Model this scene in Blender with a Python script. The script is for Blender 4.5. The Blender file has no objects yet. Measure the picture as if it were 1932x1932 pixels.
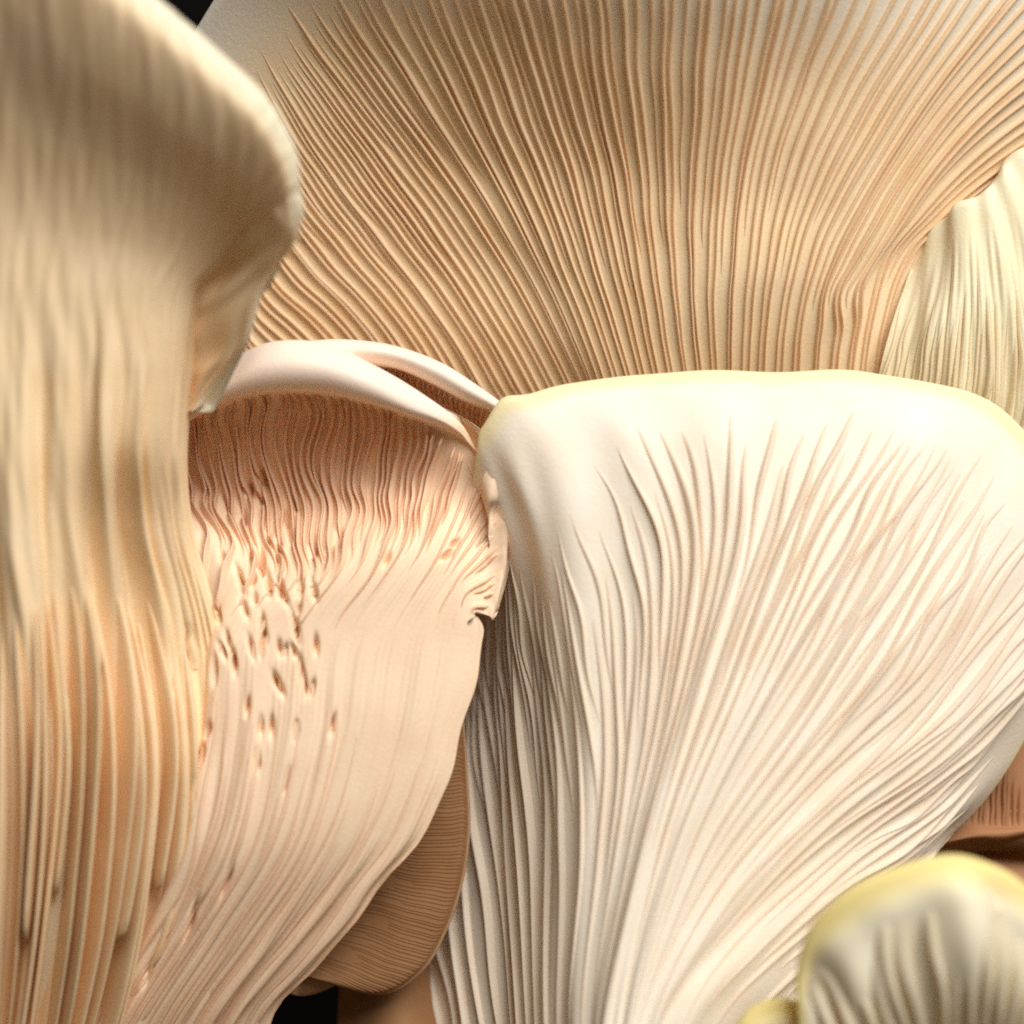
import bpy, math, random
import numpy as np
from mathutils import Vector

# ------------------------------------------------------------------ camera, light, exposure
# One layout unit is 5 mm.  The picture is 19.32 units wide at depth 0; depth grows away from the camera.
S = 0.005
DC = 40.0                       # camera distance in layout units
W = 19.32
sc = bpy.context.scene
col = sc.collection
cam_d = bpy.data.cameras.new('camera')
cam = bpy.data.objects.new('camera', cam_d); col.objects.link(cam)
cam.location = (0, -DC * S, 0); cam.rotation_euler = (math.radians(90), 0, 0)
cam_d.sensor_width = 36; cam_d.lens = 36 * DC / W
cam_d.clip_start = 0.005; cam_d.clip_end = 10
cam_d.dof.use_dof = True; cam_d.dof.focus_distance = (DC + 0.7) * S; cam_d.dof.aperture_fstop = 10.0
sc.camera = cam

world = bpy.data.worlds.new('World'); sc.world = world; world.use_nodes = True
world.node_tree.nodes['Background'].inputs[0].default_value = (1.0, 0.68, 0.42, 1)
world.node_tree.nodes['Background'].inputs[1].default_value = 0.10

def area(name, loc, target, size, power, color):
    l = bpy.data.lights.new(name, 'AREA'); l.shape = 'RECTANGLE'; l.size = size[0]; l.size_y = size[1]
    l.energy = power; l.color = color
    o = bpy.data.objects.new(name, l); col.objects.link(o); o.location = loc
    o.rotation_euler = (Vector(target) - Vector(loc)).to_track_quat('-Z', 'Y').to_euler()
    o['kind'] = 'helper'
    return o
area('window_light', (0.36, -0.64, 0.66), (0.0, 0, 0), (0.72, 0.56), 14.6, (1.0, 0.98, 0.94))

sc.view_settings.view_transform = 'Standard'; sc.view_settings.look = 'None'
sc.view_settings.exposure = 0.0; sc.view_settings.gamma = 1.0
sc.cycles.max_bounces = 12; sc.cycles.diffuse_bounces = 9; sc.cycles.glossy_bounces = 2
sc.cycles.use_denoising = False; sc.cycles.filter_width = 1.8

rng = random.Random(7)
nrng = np.random.default_rng(11)

# ------------------------------------------------------------------ helpers
def world_pts(a):
    """(px, py, depth) -> metres"""
    px, py, d = a[..., 0], a[..., 1], a[..., 2]
    k = 1 + d / DC
    return np.stack([(px - 966) / 100 * k, d, (966 - py) / 100 * k], -1) * S

def cr(u):
    u2, u3 = u * u, u * u * u
    return np.stack([-.5*u + u2 - .5*u3, 1 - 2.5*u2 + 1.5*u3, .5*u + 2*u2 - 1.5*u3, -.5*u2 + .5*u3], -1)

class Patch:
    """Catmull-Rom surface through a grid of control points rows[t][s] = (px, py, depth)."""
    def __init__(self, rows, flip=None, warp=None):
        g = np.array(rows, float)
        g = np.concatenate([2*g[:1]-g[1:2], g, 2*g[-1:]-g[-2:-1]], 0)
        g = np.concatenate([2*g[:, :1]-g[:, 1:2], g, 2*g[:, -1:]-g[:, -2:-1]], 1)
        self.g = g; self.nt = len(rows); self.ns = len(rows[0])
        self.sign = 1.0; self.warp = warp
        n = self.normal(np.array([.5]), np.array([.4]))
        if (n[0, 1] > 0) != bool(flip): self.sign = -1.0
    def px(self, s, t):
        s_, t_ = s, t
        s = np.clip(s, 0, 1) * (self.ns - 1); t = np.clip(t, 0, 1) * (self.nt - 1)
        i = np.minimum(s.astype(int), self.ns - 2); j = np.minimum(t.astype(int), self.nt - 2)
        ws, wt = cr(s - i), cr(t - j)
        out = 0
        for a in range(4):
            for b in range(4):
                out = out + (wt[..., a] * ws[..., b])[..., None] * self.g[j + a, i + b]
        if self.warp is not None: out = out + np.stack([*self.warp(s_, t_), 0 * s_], -1)
        return out
    def at(self, s, t): return world_pts(self.px(s, t))
    def frame(self, s, t, e=2e-3):
        s0, s1 = np.clip(s-e, 0, 1), np.clip(s+e, 0, 1); t0, t1 = np.clip(t-e, 0, 1), np.clip(t+e, 0, 1)
        ds = (self.at(s1, t) - self.at(s0, t)) / (s1 - s0)[..., None]
        dt = (self.at(s, t1) - self.at(s, t0)) / (t1 - t0)[..., None]
        n = np.cross(ds, dt); n /= np.linalg.norm(n, axis=-1, keepdims=True) + 1e-12
        return ds, dt, n * self.sign
    def normal(self, s, t): return self.frame(s, t)[2]

def smooth(a, b, x):
    u = np.clip((x - a) / (b - a + 1e-9), 0, 1); return u * u * (3 - 2 * u)

class Wave:
    """smooth pseudo-random field of two variables, about -1..1"""
    def __init__(self, seed, fs, ft, n=9):
        r = np.random.default_rng(seed)
        self.k = [(r.normal() * fs, r.normal() * ft, r.uniform(0, 6.28), r.uniform(.5, 1)) for _ in range(n)]
        self.n = math.sqrt(sum(k[3]**2 for k in self.k) / 2) * 1.6
    def __call__(self, s, t):
        return sum(a * np.sin(6.283 * (fs * s + ft * t) + p) for fs, ft, p, a in self.k) / self.n

def mesh_obj(name, verts, faces, mat, parent=None, attrs=None):
    me = bpy.data.meshes.new(name)
    me.from_pydata(np.asarray(verts).tolist(), [], faces.tolist() if hasattr(faces, 'tolist') else faces)
    me.polygons.foreach_set('use_smooth', [True] * len(me.polygons))
    for k, v in (attrs or {}).items():
        at = me.attributes.new(k, 'FLOAT', 'POINT'); at.data.foreach_set('value', np.asarray(v, dtype=np.float32))
    me.materials.append(mat)
    o = bpy.data.objects.new(name, me); col.objects.link(o)
    if parent is not None: o.parent = parent
    return o

def grid_faces(nr, nc, off=0):
    i, j = np.meshgrid(np.arange(nr - 1), np.arange(nc - 1), indexing='ij')
    a = (i * nc + j).ravel() + off
    return np.stack([a, a + 1, a + nc + 1, a + nc], -1)

def shell(name, P, mat, parent, ns, nt, thick, rim=0.15, disp=None, side=0.06, rim_from=0.92, rim_to=1.0, rim_s=1.0):
    """cap or stem flesh: front surface, rolled rim, back surface; thickness dies away at the sides"""
    s = np.linspace(0, 1, ns); t = np.linspace(0, 1, nt)
    T, SS = np.meshgrid(t, s, indexing='ij')
    V = P.at(SS, T); N = P.normal(SS, T)
    if disp is not None: F = V + N * (disp(SS, T, P.px(SS, T)) * S)[..., None]
    else: F = V
    e = np.clip((np.abs(2*SS-1) - (1-side)) / side, 0, 1); prof = np.sqrt(np.clip(1 - e*e, 0, 1))
    r = rim * S
    back_t = thick * S * smooth(0, 1, (1 - T) / .3) + 2 * r * smooth(0, 1, 1 - (1 - T) / .3)
    Bk = V - N * (back_t * np.maximum(prof, .02))[..., None]
    _, dt, n1 = P.frame(s, np.ones_like(s)); dt = dt / (np.linalg.norm(dt, axis=-1, keepdims=True) + 1e-12)
    rows = [F]
    rp = np.maximum(prof[-1], .02)[:, None]
    for a in np.linspace(0, math.pi, 9)[1:-1]:
        rows.append((F[-1] + dt * r * math.sin(a) * rp - n1 * r * (1 - math.cos(a)) * rp)[None])
    nsub = max(8, nt // 6)
    idx = np.linspace(nt - 1, 0, nsub).astype(int)
    rows.append(Bk[idx])
    A = np.concatenate(rows, 0)
    tt = np.concatenate([t, np.ones(7) * 1.05, np.ones(nsub) * 1.05])
    rimv = np.repeat((smooth(rim_from, rim_to, tt) if rim_from < 1 else tt * 0)[:, None], ns, 1)
    rimv = rimv * (s <= rim_s)[None] if rim_s >= 1 else rimv * (1 - smooth(rim_s - .1, rim_s, s))[None]
    faces = grid_faces(A.shape[0], ns)
    if P.sign < 0: faces = faces[:, ::-1]
    return mesh_obj(name, A.reshape(-1, 3), faces, mat, parent, {'rim': rimv.ravel()})

def spaced(P, tref, px_step, lo=0.0, hi=1.0, jit=.25, r=rng):
    """s positions at an even spacing (in picture px) measured along the row tref"""
    s = np.linspace(lo, hi, 600); p = P.px(s, np.full_like(s, tref))
    ds, dt, _ = P.frame(s, np.full_like(s, tref))
    dtn = dt / np.linalg.norm(dt, axis=-1, keepdims=True)
    perp = np.linalg.norm(ds - (ds * dtn).sum(-1, keepdims=True) * dtn, axis=-1) / S * 100
    L = np.concatenate([[0], np.cumsum((perp[1:] + perp[:-1]) / 2 * np.diff(s))])
    n = int(L[-1] / px_step); q = (np.arange(n) + .5) * px_step
    q = q + np.array([r.uniform(-jit, jit) for _ in range(n)]) * px_step
    return np.interp(q, L, s), px_step

def gill(P, parent, mat, s0, ta, tb, w_px, h_px, fa=.12, fb=.15, segs=34, warp=None, warp_amp=0.0, own=0.0, wig=None, taper=None, embed=.5, hprof=None, soft=False, disp=None):
    """one blade: a thin upright lamella following the surface, its free edge rounded"""
    u = np.linspace(0, 1, segs); t = ta + (tb - ta) * u
    s = np.full_like(u, s0)
    if warp is not None: s = s + warp_amp * warp(s, t)
    ph = rng.uniform(0, 6.28); f = rng.uniform(1.2, 3.2)
    s = s + own * np.sin(6.283 * f * u + ph) * np.sin(np.pi * u)
    if wig is not None: s = s + wig(s0, t)
    s = np.clip(s, 0.001, .999)
    C = P.at(s, t); ds, dt, N = P.frame(s, t)
    if disp is not None: C = C + N * (disp(s, t, P.px(s, t)) * S)[:, None]
    T = np.gradient(C, axis=0); T /= np.linalg.norm(T, axis=-1, keepdims=True) + 1e-12
    Bv = np.cross(T, N); Bv /= np.linalg.norm(Bv, axis=-1, keepdims=True) + 1e-12
    # room for the blade: it narrows where the gills converge
    dtn = dt / (np.linalg.norm(dt, axis=-1, keepdims=True) + 1e-12)
    room = np.linalg.norm(ds - (ds * dtn).sum(-1, keepdims=True) * dtn, axis=-1)
    k = room / np.median(room); k = np.clip(k, .35, 1.5)
    w = w_px / 100 * S * k; h = h_px / 100 * S * np.clip(k, .5, 1.25)
    f = smooth(0, fa, u) * (1 - smooth(1 - fb, 1, u))
    if hprof is not None: f = f * hprof(s0, t)
    h = h * f; w = w * ((.75 + .25 * f) if soft else (.45 + .55 * f))
    lean = rng.uniform(-.12, .12) + .12 * np.sin(6.283 * u * rng.uniform(.6, 1.6) + ph)
    prof = [(-.60, None), (-.44, .45), (-.27, .86), (0, 1.0), (.27, .86), (.44, .45), (.60, None)]
    if soft: prof = [(-1.0, None), (-.66, .30), (-.34, .80), (0, 1.0), (.34, .80), (.66, .30), (1.0, None)]
    rows = []
    eb = embed * h_px / 100 * S * .35 + .02 * S
    for x, y in prof:
        hh = -eb * np.ones_like(h) if y is None else h * y - eb * (1 - f)
        rows.append(C + Bv * (w * x + np.maximum(hh, 0) * lean)[:, None] + N * hh[:, None])
    A = np.stack(rows, 1)
    return mesh_obj('gill', A.reshape(-1, 3), grid_faces(segs, len(prof)), mat, parent)

def thing(name, label, cat, group=None, loc=(0, 0, 0)):
    o = bpy.data.objects.new(name, None); col.objects.link(o)
    o.empty_display_size = .01
    o['label'] = label; o['category'] = cat
    if group: o['group'] = group
    return o

# ------------------------------------------------------------------ materials
def flesh(name, c1, c2, rimc=None, rough=.55, sss=.0, scale=220, bump=.15, trans=None, tmix=.3):
    m = bpy.data.materials.new(name); m.use_nodes = True
    nt = m.node_tree; b = nt.nodes['Principled BSDF']
    tc = nt.nodes.new('ShaderNodeTexCoord')
    n1 = nt.nodes.new('ShaderNodeTexNoise'); n1.inputs['Scale'].default_value = scale; n1.inputs['Detail'].default_value = 5
    nt.links.new(tc.outputs['Object'], n1.inputs['Vector'])
    mx = nt.nodes.new('ShaderNodeMix'); mx.data_type = 'RGBA'
    rp = nt.nodes.new('ShaderNodeMapRange'); rp.inputs[1].default_value = .3; rp.inputs[2].default_value = .7
    nt.links.new(n1.outputs['Fac'], rp.inputs[0]); nt.links.new(rp.outputs[0], mx.inputs[0])
    mx.inputs[6].default_value = (*c1, 1); mx.inputs[7].default_value = (*c2, 1)
    out = mx.outputs[2]
    if rimc is not None:
        at = nt.nodes.new('ShaderNodeAttribute'); at.attribute_name = 'rim'
        m2 = nt.nodes.new('ShaderNodeMix'); m2.data_type = 'RGBA'
        nt.links.new(at.outputs['Fac'], m2.inputs[0]); nt.links.new(out, m2.inputs[6]); m2.inputs[7].default_value = (*rimc, 1)
        out = m2.outputs[2]
    nt.links.new(out, b.inputs['Base Color'])
    b.inputs['Roughness'].default_value = rough
    b.inputs['Specular IOR Level'].default_value = .12
    if trans is not None:       # thin gills let some light through
        tr = nt.nodes.new('ShaderNodeBsdfTranslucent'); tr.inputs[0].default_value = (*trans, 1)
        ms = nt.nodes.new('ShaderNodeMixShader'); ms.inputs[0].default_value = tmix
        nt.links.new(b.outputs[0], ms.inputs[1]); nt.links.new(tr.outputs[0], ms.inputs[2])
        nt.links.new(ms.outputs[0], nt.nodes['Material Output'].inputs['Surface'])
    if sss:
        b.inputs['Subsurface Weight'].default_value = sss
        b.inputs['Subsurface Radius'].default_value = (1.0, .38, .16)
        b.inputs['Subsurface Scale'].default_value = .0009
    n2 = nt.nodes.new('ShaderNodeTexNoise'); n2.inputs['Scale'].default_value = 2600; n2.inputs['Detail'].default_value = 3
    nt.links.new(tc.outputs['Object'], n2.inputs['Vector'])
    bp = nt.nodes.new('ShaderNodeBump'); bp.inputs['Strength'].default_value = bump; bp.inputs['Distance'].default_value = .0002
    nt.links.new(n2.outputs['Fac'], bp.inputs['Height']); nt.links.new(bp.outputs[0], b.inputs['Normal'])
    return m

TR = (.97, .68, .36)
def pair(name, c1, c2, rimc, tr=TR, tmix=.2):
    return flesh(name + '_flesh', c1, c2, rimc), flesh(name + '_gill', c1, c2, None, trans=tr, tmix=tmix)
M_A, G_A = pair('tan_cream', (.87, .65, .39), (.92, .72, .47), (.95, .86, .64), TR, .08)
M_B, G_B = pair('pink_cream', (.89, .66, .46), (.93, .72, .52), (.95, .80, .68))
M_D, G_D = pair('warm_cream', (.91, .70, .44), (.95, .77, .52), (.93, .90, .80))
M_E, G_E = pair('green_cream', (.88, .78, .52), (.92, .84, .60), (.90, .84, .60))
M_F, G_F = pair('white_cream', (.92, .81, .66), (.95, .87, .75), (.93, .82, .50), (.97, .76, .45), .22)
M_G, G_G = pair('shade_brown', (.29, .14, .06), (.36, .19, .09), (.50, .31, .17))  # base colour darkened to carry the deep shade of the gap
M_H, G_H = pair('yellow_cream', (.84, .77, .56), (.90, .84, .65), (.90, .76, .32))
M_J, G_J = pair('shade_red_brown', (.36, .17, .08), (.44, .22, .11), (.6, .4, .25))  # dark reddish base colour stands in for shade behind the white cap

# ------------------------------------------------------------------ the setting: a dark backdrop
bm = bpy.data.materials.new('dark_backdrop'); bm.use_nodes = True
bb = bm.node_tree.nodes['Principled BSDF']; bb.inputs['Base Color'].default_value = (.006, .005, .005, 1); bb.inputs['Roughness'].default_value = 1
bb.inputs['Specular IOR Level'].default_value = 0
nz = bm.node_tree.nodes.new('ShaderNodeTexNoise'); nz.inputs['Scale'].default_value = 60
bu = bm.node_tree.nodes.new('ShaderNodeBump'); bm.node_tree.links.new(nz.outputs['Fac'], bu.inputs['Height']); bm.node_tree.links.new(bu.outputs[0], bb.inputs['Normal'])
y = .11
bd = mesh_obj('backdrop', [(-.35, y, -.25), (.35, y, -.25), (.35, y, .35), (-.35, y, .35)], [(0, 1, 2, 3)], bm)
bd['kind'] = 'structure'; bd['label'] = 'black unlit background behind the mushrooms'

GRP = 'oyster mushrooms growing in one cluster'

# ------------------------------------------------------------------ D: the wide upper fan
def cols_to_rows(cols, depths):
    nrow = len(cols[0])
    return [[(cols[c][r][0], cols[c][r][1], depths[c][r]) for c in range(len(cols))] for r in range(nrow)]

D_cols = [
 [(640,960),(500,800),(420,690),(340,570),(270,450),(215,350)],
 [(800,860),(653,635),(541,523),(450,390),(390,230),(352,105)],
 [(1120,880),(1000,640),(870,425),(735,240),(600,60),(510,-70)],
 [(1190,900),(1130,690),(1050,480),(965,270),(880,50),(820,-120)],
 [(1270,900),(1225,690),(1185,500),(1150,300),(1105,80),(1070,-140)],
 [(1345,900),(1334,690),(1326,540),(1332,350),(1355,110),(1385,-140)],
 [(1410,900),(1414,690),(1425,540),(1455,330),(1525,100),(1610,-120)],
 [(1490,900),(1500,690),(1520,545),(1580,380),(1715,150),(1950,-220)],
 [(1570,900),(1588,690),(1603,560),(1665,430),(1825,200),(2180,-110)],
 [(1630,900),(1640,700),(1676,520),(1752,411),(1930,262),(2300,60)],
 [(1690,900),(1700,760),(1740,600),(1830,470),(1980,365),(2320,240)]]
D_dep = [
 [3.2,3.0,2.8,2.6,2.5,2.5],
 [3.0,2.5,2.3,2.0,1.6,1.2],
 [2.7,1.9,1.5,1.1,.5,-.2],
 [2.6,1.6,1.1,.6,-.4,-1.6],
 [2.5,1.5,.9,.4,-.7,-2.1],
 [2.5,1.5,.9,.4,-.7,-2.1],
 [2.5,1.5,.9,.5,-.3,-1.3],
 [2.5,1.5,1.0,.7,.3,-.2],
 [2.5,1.6,1.2,1.0,.9,.9],
 [2.6,1.8,1.5,1.4,1.5,1.7],
 [2.8,2.2,2.0,2.0,2.2,2.4]]
PD = Patch(cols_to_rows(D_cols, D_dep))
mD = thing('oyster_mushroom', 'widest mushroom fan at the back with long fine straight gills, behind the white cap', 'mushroom', GRP)
dD = Wave(5, 3, 3)
dispD = lambda s, t, p: .014 * dD(s, t)
shell('cap', PD, M_D, mD, 150, 120, 1.2, .22, dispD, rim_from=.72)
gs, step = spaced(PD, .42, 12.5)
wD2 = Wave(9, 6, 3)
def wigD(s0, t):      # the kinked gills beside the crest on the right
    g = np.exp(-((s0 - .80) / .055) ** 2)
    return -.012 * g * np.exp(-((t - .42) / .06) ** 2) + .008 * g * np.exp(-((t - .30) / .05) ** 2)
for i, s0 in enumerate(gs):
    short = i % 3 == 1
    ta = rng.uniform(.22, .5) if short else .05
    left = s0 < .16
    gill(PD, mD, G_D, s0, ta, 1.0 - rng.uniform(0, .04), step * rng.uniform(.42, .58),
         step * (rng.uniform(.55, .85) if not short else .5), fa=.25 if short else .08, fb=float(np.interp(s0, [.08, .2, .34], [.7, .5, .12])), segs=40,
         warp=wD2, warp_amp=.0005 if s0 < .3 else .0012, own=.0003 if s0 < .3 else .0007, wig=wigD, disp=dispD)

# ------------------------------------------------------------------ E: the creased lobe on the right
E_cols = [
 [(1740,455),(1706,540),(1678,640),(1652,730),(1625,820)],
 [(1790,402),(1785,520),(1770,620),(1756,725),(1735,830)],
 [(1840,385),(1845,500),(1848,620),(1840,735),(1815,840)],
 [(1885,350),(1905,460),(1922,590),(1925,725),(1905,840)],
 [(1925,300),(1970,430),(2000,580),(2010,720),(2000,830)],
 [(2000,280),(2060,420),(2090,570),(2100,720),(2090,830)]]
E_dep = [[1.65,1.55,1.45,1.45,1.6],[1.15,.95,.85,.95,1.2],[1.0,.75,.65,.75,1.1],[1.0,.8,.7,.8,1.1],[1.2,1.0,1.0,1.1,1.4],[1.6,1.4,1.4,1.5,1.7]]
PE = Patch(cols_to_rows([c[::-1] for c in E_cols], [c[::-1] for c in E_dep]))
mE = thing('oyster_mushroom', 'greenish cream lobe with a pale creased crest where gills of the wide fan end', 'mushroom', GRP)
wE = Wave(21, 3, .8); eE = Wave(22, 12, .7, 14)
dispE = lambda s, t, p: .07 * wE(s, t) + .04 * eE(s, t) * (1 - smooth(.5, .95, t))
shell('cap', PE, M_E, mE, 140, 120, .8, .2, dispE)
gs, step = spaced(PE, .4, 11.5)
for i, s0 in enumerate(gs):
    gill(PE, mE, G_E, s0, 0.0, 1 - rng.uniform(.08, .4), step * rng.uniform(.4, .55), step * rng.uniform(.3, .5), fa=.03, fb=.6, segs=30,
         warp=wE, warp_amp=.012, own=.003, soft=True, disp=dispE)

# ------------------------------------------------------------------ F: the white cap in the middle
F_cols = [
 [(860,2150),(830,1930),(790,1750),(785,1500),(800,1300),(830,1150),(860,1050)],
 [(955,2150),(935,1932),(915,1700),(888,1450),(880,1280),(885,1120),(880,980)],
 [(1030,2150),(1020,1932),(1010,1650),(990,1400),(965,1210),(940,1050),(894,890)],
 [(1085,2150),(1065,1920),(1078,1620),(1070,1420),(1038,1210),(995,1010),(914,815)],
 [(1110,2150),(1098,1920),(1130,1620),(1140,1400),(1112,1154),(1050,940),(970,766)],
 [(1130,2150),(1126,1920),(1184,1600),(1236,1353),(1245,1061),(1172,845),(1090,726)],
 [(1148,2150),(1150,1920),(1214,1600),(1303,1265),(1345,1030),(1325,845),(1280,711)],
 [(1165,2150),(1174,1920),(1246,1600),(1358,1272),(1440,1020),(1484,845),(1520,706)],
 [(1185,2150),(1198,1920),(1288,1600),(1436,1296),(1572,1020),(1665,850),(1735,727)],
 [(1205,2150),(1224,1920),(1340,1670),(1506,1425),(1700,1180),(1830,960),(1920,806)],
 [(1235,2150),(1265,1930),(1395,1740),(1575,1550),(1800,1370),(1970,1200),(2080,1050)],
 [(1290,2150),(1330,1950),(1445,1810),(1590,1685),(1715,1595),(1815,1500),(1925,1415)],
 [(1440,2150),(1460,1990),(1515,1890),(1610,1790),(1690,1695),(1755,1625),(1800,1570)]]
F_dep = [
 [1.8,2.4,3.4,4.6,4.8,4.6,4.2],
 [.5,.9,1.6,2.6,2.9,2.4,1.5],
 [-.4,-.2,.3,.8,1.0,.6,.1],
 [-1.0,-.9,-.65,-.4,-.2,-.25,-.3],
 [-1.5,-1.4,-1.2,-1.0,-.8,-.65,-.35],
 [-1.8,-1.7,-1.5,-1.3,-1.05,-.75,-.15],
 [-1.95,-1.85,-1.65,-1.4,-1.1,-.8,-.1],
 [-2,-1.9,-1.7,-1.5,-1.2,-.8,-.1],
 [-2,-1.9,-1.7,-1.5,-1.2,-.8,-.1],
 [-1.9,-1.8,-1.6,-1.4,-1.0,-.5,.1],
 [-1.8,-1.7,-1.4,-1.0,-.5,0,.5],
 [-1.5,-1.4,-1.0,-.5,.1,.6,1.0],
 [-1.0,-.9,-.4,.1,.7,1.2,1.6]]
rF = Wave(36, 9, .1, 14)
PF = Patch(cols_to_rows(F_cols, F_dep), warp=lambda s, t: (0 * s, 5 * rF(s, t) * smooth(.85, 1, t)))
mF = thing('oyster_mushroom', 'brightest white fan-shaped cap with yellow rim and gills sweeping down to its stem', 'mushroom', GRP)
wF = Wave(31, 4, 2); bF = Wave(33, 7, 1.0, 14); eF = Wave(34, 6, .2)
dispF = lambda s, t, p: .09 * bF(s, t) * (1 - smooth(.85, 1, t)) + .04 * eF(s, t)
shell('cap', PF, M_F, mF, 220, 180, 1.0, .17, dispF, rim_from=.968)
gs, step = spaced(PF, .55, 14.5)
tb_s = [0, .15, .25, .33, .40, .50, .70, .85, 1]; tb_v = [.97, .95, .88, .86, .92, 1.0, 1.0, 1.0, 1.0]
for i, s0 in enumerate(gs):
    q = i % 4
    ta = (.02, .36, .20, .44)[q] + rng.uniform(-.04, .06)
    tb = np.interp(s0, tb_s, tb_v) + rng.uniform(-.09, .05)
    gill(PF, mF, G_F, s0, max(ta, .01), min(tb, .985), step * rng.uniform(.36, .56), step * rng.uniform(.55, 1.0) * (1.3 - .3 * float(smooth(.1, .33, s0))), fa=(.4 if s0 > .35 else .7) if ta > .1 else .1, fb=float(np.interp(s0, [.2, .3, .4, .5], [.7, .7, .6, .42])), segs=48, hprof=lambda s, t: .45 + .55 * smooth(.12, .42, t) if s > .27 else 1.0,
         warp=wF, warp_amp=.004, own=.003, soft=s0 > .2, disp=dispF)

# ------------------------------------------------------------------ B: the hollow cap in the middle left
kx = np.linspace(0, 1, 11)
def lerp_row(l, r, d, bow=.25):
    return [(l[0] + (r[0]-l[0])*u, l[1] + (r[1]-l[1])*u, d[0] + (d[1]-d[0])*u - bow*math.sin(math.pi*u) + 1.0*max(0, 1-u/.16)**2) for u in kx]
def zrow(pts, ds): return [(p[0], p[1], z) for p, z in zip(pts, ds)]
B_rows = [
 lerp_row((20,2150),(440,2150),(1.4,1.6)),
 lerp_row((150,1932),(510,1932),(.3,.7)),
 lerp_row((255,1750),(640,1770),(-.4,.05)),
 lerp_row((320,1580),(782,1600),(-.9,-.4)),
 lerp_row((340,1380),(868,1400),(-.9,-.45)),
 lerp_row((350,1200),(908,1200),(-.7,-.3)),
 zrow([(350,1020),(455,1065),(540,1085),(610,1075),(670,1050),(730,1040),(785,1040),(825,1055),(855,1085),(875,1118),(895,1158)],
      [.6,-.05,-.3,-.4,-.45,-.45,-.4,-.35,-.3,-.3,-.3]),
 zrow([(310,930),(430,935),(515,940),(605,932),(680,925),(750,928),(820,935),(870,955),(905,1015),(918,1085),(912,1158)],
      [1.6,1.6,1.5,1.35,1.15,.9,.55,.35,.2,0,-.2]),
 zrow([(300,822),(405,785),(492,760),(600,757),(692,772),(772,798),(848,830),(897,865),(944,962),(949,1061),(926,1164)],
      [.75,.65,.55,.45,.4,.35,.28,.35,.12,0,-.2]),
 zrow([(300,830),(405,765),(490,738),(600,737),(690,757),(770,782),(850,812),(901,857),(949,961),(954,1062),(929,1168)],
      [-.1,-.35,-.5,-.55,-.5,-.35,0,.28,.12,0,-.2]),
 zrow([(310,790),(425,722),(500,690),(605,692),(695,722),(775,762),(855,805),(903,855),(951,961),(956,1062),(931,1170)],
      [-.2,-.6,-.8,-.85,-.75,-.5,-.1,.4,.22,.1,-.1]),
 zrow([(330,760),(445,675),(520,645),(615,650),(710,692),(795,742),(868,797),(901,857),(949,961),(954,1062),(929,1168)],
      [.2,-.15,-.4,-.4,-.35,-.2,.1,.55,.35,.25,.05]),
 zrow([(332,766),(448,685),(523,655),(617,660),(710,702),(793,752),(862,807),(892,865),(938,962),(943,1060),(918,1162)],
      [1.2,.6,.3,.3,.3,.4,.6,.8,.8,.6,.3])]
eB = Wave(45, .01, 9, 12)
PB = Patch(B_rows, warp=lambda s, t: (15 * eB(s, t) * smooth(.8, 1, s) * (1 - smooth(.40, .46, t)), 5 * eB(s + 9, t + 3) * smooth(.8, 1, s) * (1 - smooth(.40, .46, t))))
mB = thing('oyster_mushroom', 'pinkish hollow cap with smooth rounded lip, dark wavy gills inside and pitted flesh below', 'mushroom', GRP)
def zp(x, y): return ((300 + x / 2.415) / 1.1087, (650 + y / 2.415) / 1.1087)
PITS = [(630,1150,.8,.20),(600,1270,1,.0),(685,1200,1.6,.1),(640,1400,.8,.1),(690,1400,.8,.0),(480,1330,1,-.35),(370,1530,1.1,-.25),(600,1580,1.2,-.1),
        (510,1030,1,-.2),(430,990,1.4,-.3),(930,1270,1,.2),(720,1040,1,-.2),(990,1150,1,.1),(450,1750,1.1,-.2),(680,1880,1.3,-.45),(780,1500,1,.1),(760,1720,.9,-.4),
        (1540,1230,1,.9),(1580,1170,.6,1.1),(420,1660,1,-.2),(240,1680,1.5,.05),(1230,1250,.9,.3),(300,1180,1,-.2),(400,1250,.8,-.3),(560,1450,.7,-.1)]
PITS = [(*zp(x, y), L, a) for x, y, L, a in PITS]
PITS += [(x / 2.415 / 1.1087, (1342 + y / 2.415) / 1.1087, L, a) for x, y, L, a in [(1180,110,1.3,-.1),(1250,330,1,.1),(1370,430,1.2,0),(1400,220,1.2,-.5),
   (1300,600,1.1,-.1),(1030,570,1.1,.1),(960,800,1.6,.3),(1680,420,1.2,.2),(1450,700,1.2,.15),(970,1400,2.6,.25),(1530,180,1.2,-.2),(1080,150,1.5,0),(900,180,1.4,.2),(1150,1200,2,.3),(760,1650,2,.3)]]
for _ in range(34):
    x, y = rng.gauss(505, 62), rng.gauss(1150, 130)
    PITS.append((x, y, rng.uniform(.7, 1.7), rng.uniform(-.4, .25)))
stripe = Wave(41, 8, 1.3, 18); strm = Wave(42, 3, 3); fine = Wave(43, 24, 6, 14)
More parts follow.
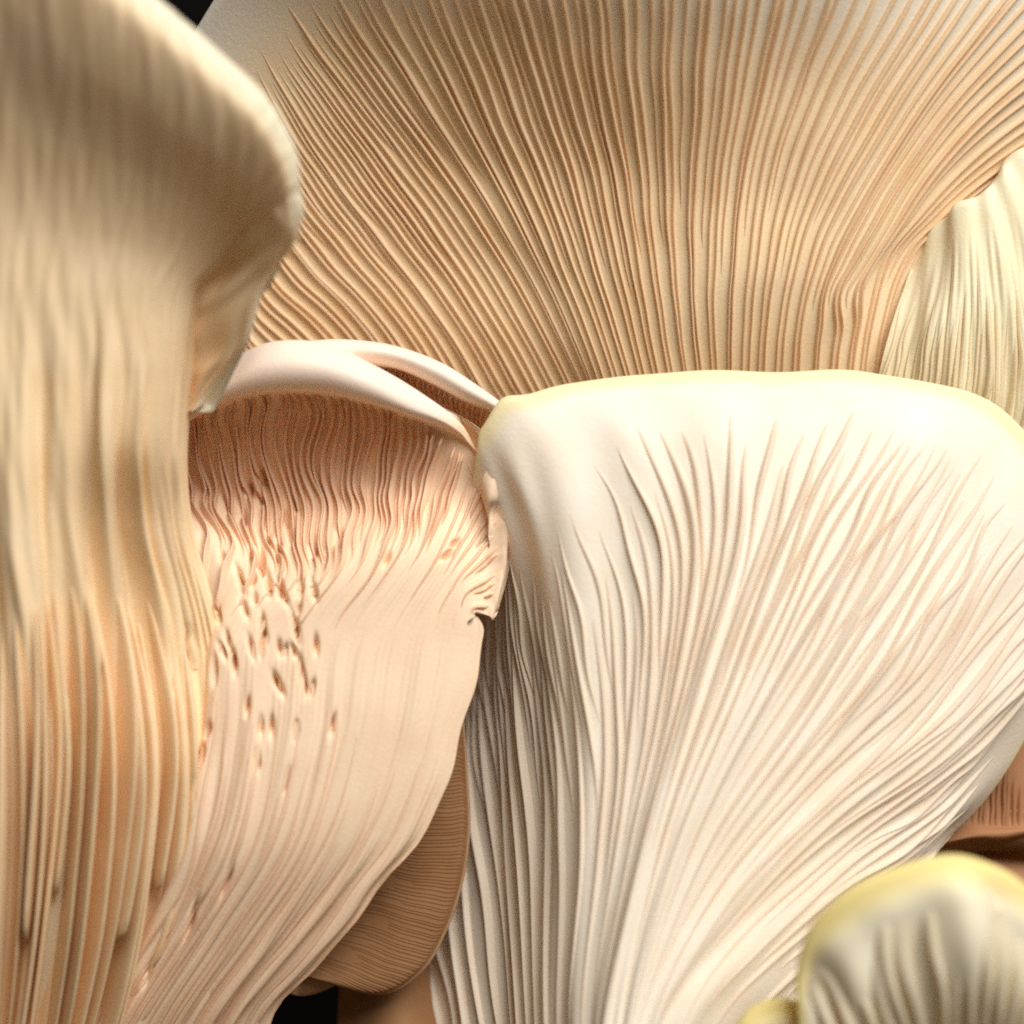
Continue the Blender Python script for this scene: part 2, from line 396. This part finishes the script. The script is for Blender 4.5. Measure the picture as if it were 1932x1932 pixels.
def dispB(s, t, p):
    d = np.zeros_like(s)
    body = (1 - smooth(.42, .50, t))
    for cx, cy, L, a in PITS:
        ca, sa = math.cos(a), math.sin(a)
        u = (p[..., 0]-cx)*ca + (p[..., 1]-cy)*sa; v = -(p[..., 0]-cx)*sa + (p[..., 1]-cy)*ca
        d -= .24 * np.exp(-(u/4.6)**2 - (v/(14*L))**2) * (t < .62)
    amp = .13 * np.clip(.6 + .5 * strm(s, t), .1, 1) * (1 - .7 * smooth(.3, .42, t)) * (1 - .5 * smooth(.35, .75, s) * smooth(.2, .35, t))
    d += .8 * body * amp * stripe(s, t) + .007 * fine(s, t) * (1 - smooth(.66, .72, t))
    # scalloped free edge on the right
    return d
shell('cap', PB, M_B, mB, 420, 460, .35, .05, dispB, side=.05, rim_from=.71, rim_to=.77, rim_s=.64)
gs, step = spaced(PB, .60, 15.5, 0.0, .99, .35)
wB = Wave(51, 7, 9)
def wigB(s0, t):
    g = np.exp(-((s0 - .27) / .17) ** 2)
    return .010 * g * np.sin(6.283 * (t - .5) / .085 + 9 * s0) * smooth(.48, .53, t) * (1 - smooth(.66, .72, t))
for i, s0 in enumerate(gs):
    q = i % 3
    ta = (.40, .455, .50)[q] + rng.uniform(-.03, .04)
    if s0 > .6: ta += .03
    gill(PB, mB, G_B, s0, ta, float(np.interp(s0, [0, .55, .66, 1], [.695, .69, .655, .65])), step * rng.uniform(.36, .5), step * rng.uniform(.9, 1.2) * (1 if s0 < .66 else .5), fa=.35, fb=.12 if s0 < .66 else .35, segs=44,
         warp=wB, warp_amp=.004 if s0 < .66 else .001, own=.002 if s0 < .66 else 0, wig=wigB, disp=dispB)

gs, step = spaced(PB, .25, 15, .04, .96, .35)        # low ribs running down the flesh below the hollow
for i, s0 in enumerate(gs):
    gill(PB, mB, G_B, s0, rng.uniform(.0, .12), rng.uniform(.30, .48) - .06 * float(smooth(.4, .9, s0)), step * rng.uniform(.32, .5), step * rng.uniform(.3, .65) * (1 - .35 * s0),
         fa=.05, fb=.75, segs=34, warp=strm, warp_amp=.006, own=.008, soft=True, disp=dispB)

# ------------------------------------------------------------------ C: the thin cap tucked behind B's lip
C_rows = [
 zrow([(640,722),(690,735),(760,762),(825,793),(880,822),(925,842)], [1.1]*6),
 zrow([(600,700),(665,705),(745,705),(818,735),(880,768),(938,790)], [1.1,1.1,1.1,1.0,.9,.7]),
 zrow([(595,690),(660,688),(742,692),(812,719),(876,752),(936,776)], [.2,.2,.15,.1,.1,.2]),
 zrow([(580,664),(650,660),(740,668),(822,698),(888,736),(942,766)], [-.1,-.1,-.15,-.15,-.1,.1]),
 zrow([(565,645),(642,640),(740,651),(830,683),(898,725),(947,760)], [.2,.2,.2,.2,.2,.3]),
 zrow([(565,655),(642,650),(738,661),(826,692),(892,733),(942,766)], [1.1,1.1,1.1,1.1,1.1,1.0])]
PC = Patch(C_rows)
mC = thing('oyster_mushroom', 'thin pale cap edge with tiny gills tucked behind the lip of the hollow cap', 'mushroom', GRP)
shell('cap', PC, M_B, mC, 90, 90, .1, .03, None, rim_from=.32, rim_to=.45)
gs, step = spaced(PC, .15, 10.5)
for s0 in gs:
    gill(PC, mC, G_B, s0, .0, .30, step * .42, step * .9, fa=.02, fb=.15, segs=16, own=.002)

# ------------------------------------------------------------------ A: the tall mushroom in front on the left
ay = [2150,1932,1700,1450,1200,1000,850,700,560]
aR = [240,335,405,440,415,366,355,368,380]
dM = [.6,-.6,-1.6,-2.2,-2.5,-2.65,-2.8,-2.9,-3.0]
dR = [1.6,.5,-.3,-.75,-.5,-.4,-.8,-1.2,-1.7]
A_rows = []
us = [0, .2, .4, .6, .75, .88, .96, 1.0]
for yy, xr, dm, dr in zip(ay, aR, dM, dR):
    row = []
    for u in us:
        x = -140 + (xr + 140) * u
        fl = float(smooth(.35, 1.0, np.array(u))); fh = 1 - math.sqrt(max(0, 1 - max(0, (u - .55) / .45) ** 3.0))
        k = float(smooth(760, 1250, np.array(yy))); f = fl * k + fh * (1 - k)
        row.append((x, yy, dm + (dr - dm) * float(f) + .7 * max(0, .3 - u)))
    A_rows.append(row)
rimA = [(-150,-340),(36,-230),(184,-73),(286,14),(408,123),(499,212),(551,312),(558,412)]
dRim = [-5.2,-5.2,-5.2,-5.1,-4.9,-4.6,-4.1,-3.5]
last = A_rows[-1]
for u, e in ((.22, .08), (.45, .36), (.70, .82), (.90, 1.08), (1.0, 1.08)):
    A_rows.append([(p[0] + (q[0]-p[0])*u, p[1] + (q[1]-p[1])*u, p[2] + (d-p[2])*e) for p, q, d in zip(last, rimA, dRim)])
PA = Patch(A_rows)
mA = thing('oyster_mushroom', 'tall tan mushroom with thick smooth curled cap edge and coarse ribs running down its stem', 'mushroom', GRP)
sA = Wave(61, 2.5, 1.2); mAw = Wave(62, 9, 1.2, 18); fA = Wave(63, 20, 6, 14)
def dispA(s, t, p):
    right = smooth(.55, .8, s)
    d = .18 * mAw(s, t) * (1 - .5 * right) * (1 - smooth(.42, .62, t)) + .015 * fA(s, t)
    for cx, cy, L, a in PITS:
        ca, sa = math.cos(a), math.sin(a)
        u = (p[..., 0]-cx)*ca + (p[..., 1]-cy)*sa; v = -(p[..., 0]-cx)*sa + (p[..., 1]-cy)*ca
        d = d - .24 * np.exp(-(u/4.6)**2 - (v/(14*L))**2) * (s > .6)
    return d
dispA_deep = lambda s, t, p: dispA(s, t, p) - .85 * np.exp(-((p[..., 0] - 170) / 150) ** 2 - ((p[..., 1] - 1620) / 400) ** 2)
shell('cap', PA, M_A, mA, 260, 420, .6, .26, dispA_deep, side=.04, rim_from=.93)
gs, step = spaced(PA, .22, 21, .08, .80)
tA_s = [0, .25, .45, .6, .75, .9]; tA_v = [.86, .78, .70, .64, .58, .5]
for i, s0 in enumerate(gs):
    ta = rng.uniform(0, .02) if i % 3 else rng.uniform(.1, .3)
    tb = np.interp(s0, tA_s, tA_v) + rng.uniform(-.1, .03)
    hp = lambda s, t: .35 + .65 * (1 - smooth(.20, .45, t))
    gill(PA, mA, G_A, s0, ta, tb, step * rng.uniform(.4, .6), step * (rng.uniform(1.0, 1.4) if s0 < .62 else rng.uniform(.35, .6)), fa=.05, fb=.6, segs=56,
         warp=sA, warp_amp=.012, own=.006, hprof=hp, soft=s0 > .62, disp=dispA, embed=9.0 if s0 < .75 else .5)

def mixp(a, b, u): return (a[0]+(b[0]-a[0])*u, a[1]+(b[1]-a[1])*u)
lobe_rim = [(546,360),(562,425),(543,478),(487,556),(457,646),(418,700),(362,776)]
lobe_in = [(372,515),(368,560),(352,600),(340,640),(335,690),(332,730),(328,772)]
lr = [-3.9,-3.45,-3.1,-2.6,-2.1,-1.7,-1.2]; li = [-2.4,-2.0,-1.7,-1.4,-1.1,-.9,-.7]
A2_rows = [zrow([mixp(a, b, u) for a, b in zip(lobe_in, lobe_rim)], [x + (y - x) * e for x, y in zip(li, lr)]) for u, e in ((0, 0), (.35, .38), (.7, .8), (.9, 1.0), (1, 1))]
gs_, gt_ = np.meshgrid(np.linspace(.6, 1, 120), np.linspace(.55, 1, 160)); gp = PA.px(gs_, gt_).reshape(-1, 3)
for row in A2_rows:
    x, y, z = row[0]; k = np.argmin((gp[:, 0]-x)**2 + (gp[:, 1]-y)**2); row[0] = (x, y, gp[k, 2] + .10)
    x, y, z = row[1]; k = np.argmin((gp[:, 0]-x)**2 + (gp[:, 1]-y)**2); row[1] = (x, y, .6 * gp[k, 2] + .4 * z - .02)
PA2 = Patch(A2_rows)
wA2 = Wave(71, 3, 2)
shell('cap_lobe', PA2, M_A, mA, 100, 60, .5, .17, lambda s, t, p: .05 * wA2(s, t), side=.03, rim_from=.9)

# ------------------------------------------------------------------ G: the small shaded cap in the gap
G_in = [(700,1330),(680,1430),(640,1530),(600,1620),(560,1690),(520,1740),(490,1780),(470,1810)]
G_ed = [(872,1330),(880,1450),(885,1560),(872,1660),(842,1752),(795,1832),(715,1876),(585,1846)]
G_rows = [zrow(G_in, [1.6]*8), zrow([mixp(a, b, .35) for a, b in zip(G_in, G_ed)], [1.2]*8), zrow([mixp(a, b, .7) for a, b in zip(G_in, G_ed)], [.95]*8),
          zrow([mixp(a, b, .93) for a, b in zip(G_in, G_ed)], [1.0]*8), zrow(G_ed, [1.15]*8)]
PG = Patch(G_rows)
mG = thing('oyster_mushroom', 'small cap with shade put into its dark colour and very fine gills in the gap beside the white cap', 'mushroom', GRP)
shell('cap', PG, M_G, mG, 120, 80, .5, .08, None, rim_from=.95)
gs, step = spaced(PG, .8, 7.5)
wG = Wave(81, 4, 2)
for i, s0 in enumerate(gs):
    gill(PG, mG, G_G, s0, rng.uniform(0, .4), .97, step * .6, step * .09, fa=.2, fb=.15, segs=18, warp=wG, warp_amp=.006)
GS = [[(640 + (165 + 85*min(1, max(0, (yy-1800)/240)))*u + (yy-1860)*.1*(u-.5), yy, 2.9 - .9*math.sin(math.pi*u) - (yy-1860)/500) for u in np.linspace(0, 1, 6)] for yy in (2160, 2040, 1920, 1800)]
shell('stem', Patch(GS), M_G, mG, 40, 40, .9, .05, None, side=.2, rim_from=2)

# ------------------------------------------------------------------ J: shaded cap behind the white cap on the right
J_rows = [zrow([(1720,1740),(1800,1735),(1880,1735),(1960,1740),(2080,1750)], [2.0]*5),
          zrow([(1720,1650),(1800,1640),(1880,1630),(1960,1630),(2080,1650)], [2.4]*5),
          zrow([(1720,1612),(1800,1600),(1870,1590),(1950,1584),(2080,1600)], [2.5]*5),
          zrow([(1720,1604),(1800,1590),(1870,1578),(1950,1570),(2080,1590)], [1.8]*5),
          zrow([(1740,1570),(1810,1558),(1875,1550),(1950,1548),(2080,1560)], [2.0]*5),
          zrow([(1760,1500),(1820,1480),(1880,1465),(1950,1455),(2080,1460)], [2.3]*5),
          zrow([(1780,1330),(1830,1300),(1890,1270),(1950,1250),(2080,1230)], [2.8]*5)]
PJ = Patch(J_rows)
mJ = thing('oyster_mushroom', 'cap with shade put into its dark reddish colour and a pale ridge, half hidden behind the white cap', 'mushroom', GRP)
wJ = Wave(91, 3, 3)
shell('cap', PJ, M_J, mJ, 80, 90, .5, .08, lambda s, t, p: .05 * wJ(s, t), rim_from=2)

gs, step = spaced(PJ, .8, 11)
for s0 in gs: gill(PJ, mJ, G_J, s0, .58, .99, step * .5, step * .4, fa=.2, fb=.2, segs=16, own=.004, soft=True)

# ------------------------------------------------------------------ H, I: the small yellow-rimmed caps in front at the bottom right
H_rim = [(1512,1950),(1508,1845),(1536,1765),(1600,1703),(1685,1657),(1790,1628),(1868,1643),(1945,1692),(2045,1810)]
H_bas = [(1640,2250),(1680,2230),(1720,2210),(1750,2200),(1780,2200),(1810,2200),(1840,2200),(1870,2210),(1900,2230)]
def hrow(u, d): return zrow([mixp(a, b, u) for a, b in zip(H_bas, H_rim)], d)
H_rows = [hrow(0, [-2.8]*9), hrow(.35, [-3.5]*9), hrow(.65, [-3.7,-3.9,-4.1,-4.3,-4.4,-4.5,-4.5,-4.3,-4.0]), hrow(.86, [-4.0,-4.1,-4.3,-4.5,-4.7,-4.8,-4.7,-4.4,-4.0]), hrow(1, [-4.0,-4.1,-4.3,-4.5,-4.6,-4.6,-4.5,-4.3,-3.9])]
PH = Patch(H_rows)
mH = thing('oyster_mushroom', 'small blurred cap with broad yellow rim and dark folds standing before the white cap', 'mushroom', GRP)
wH = Wave(95, 6, 1.5)
shell('cap', PH, M_H, mH, 120, 90, .8, .16, lambda s, t, p: .12 * wH(s, t) * (1 - smooth(.8, 1, t)), rim_from=.76)
gs, step = spaced(PH, .7, 36)
for i, s0 in enumerate(gs):
    gill(PH, mH, G_H, s0, .02, .9 + rng.uniform(-.12, .02), step * rng.uniform(.4, .6), step * rng.uniform(.5, .8), fa=.05, fb=.6, segs=28, warp=wH, warp_amp=.012, own=.006, soft=True)

I_rim = [(1375,1995),(1402,1932),(1445,1903),(1495,1900),(1545,1925),(1580,1995)]
I_bas = [(1450,2150),(1465,2150),(1480,2150),(1495,2150),(1510,2150),(1525,2150)]
I_rows = [zrow([mixp(a, b, u) for a, b in zip(I_bas, I_rim)], [d]*6) for u, d in ((0, -2.4), (.45, -3.0), (.8, -3.5), (1, -3.4))]
mI = thing('oyster_mushroom', 'tiny yellow cap top peeping up beside the small blurred yellow-rimmed cap', 'mushroom', GRP)
shell('cap', Patch(I_rows), M_H, mI, 50, 50, .5, .14, None, rim_from=.5)
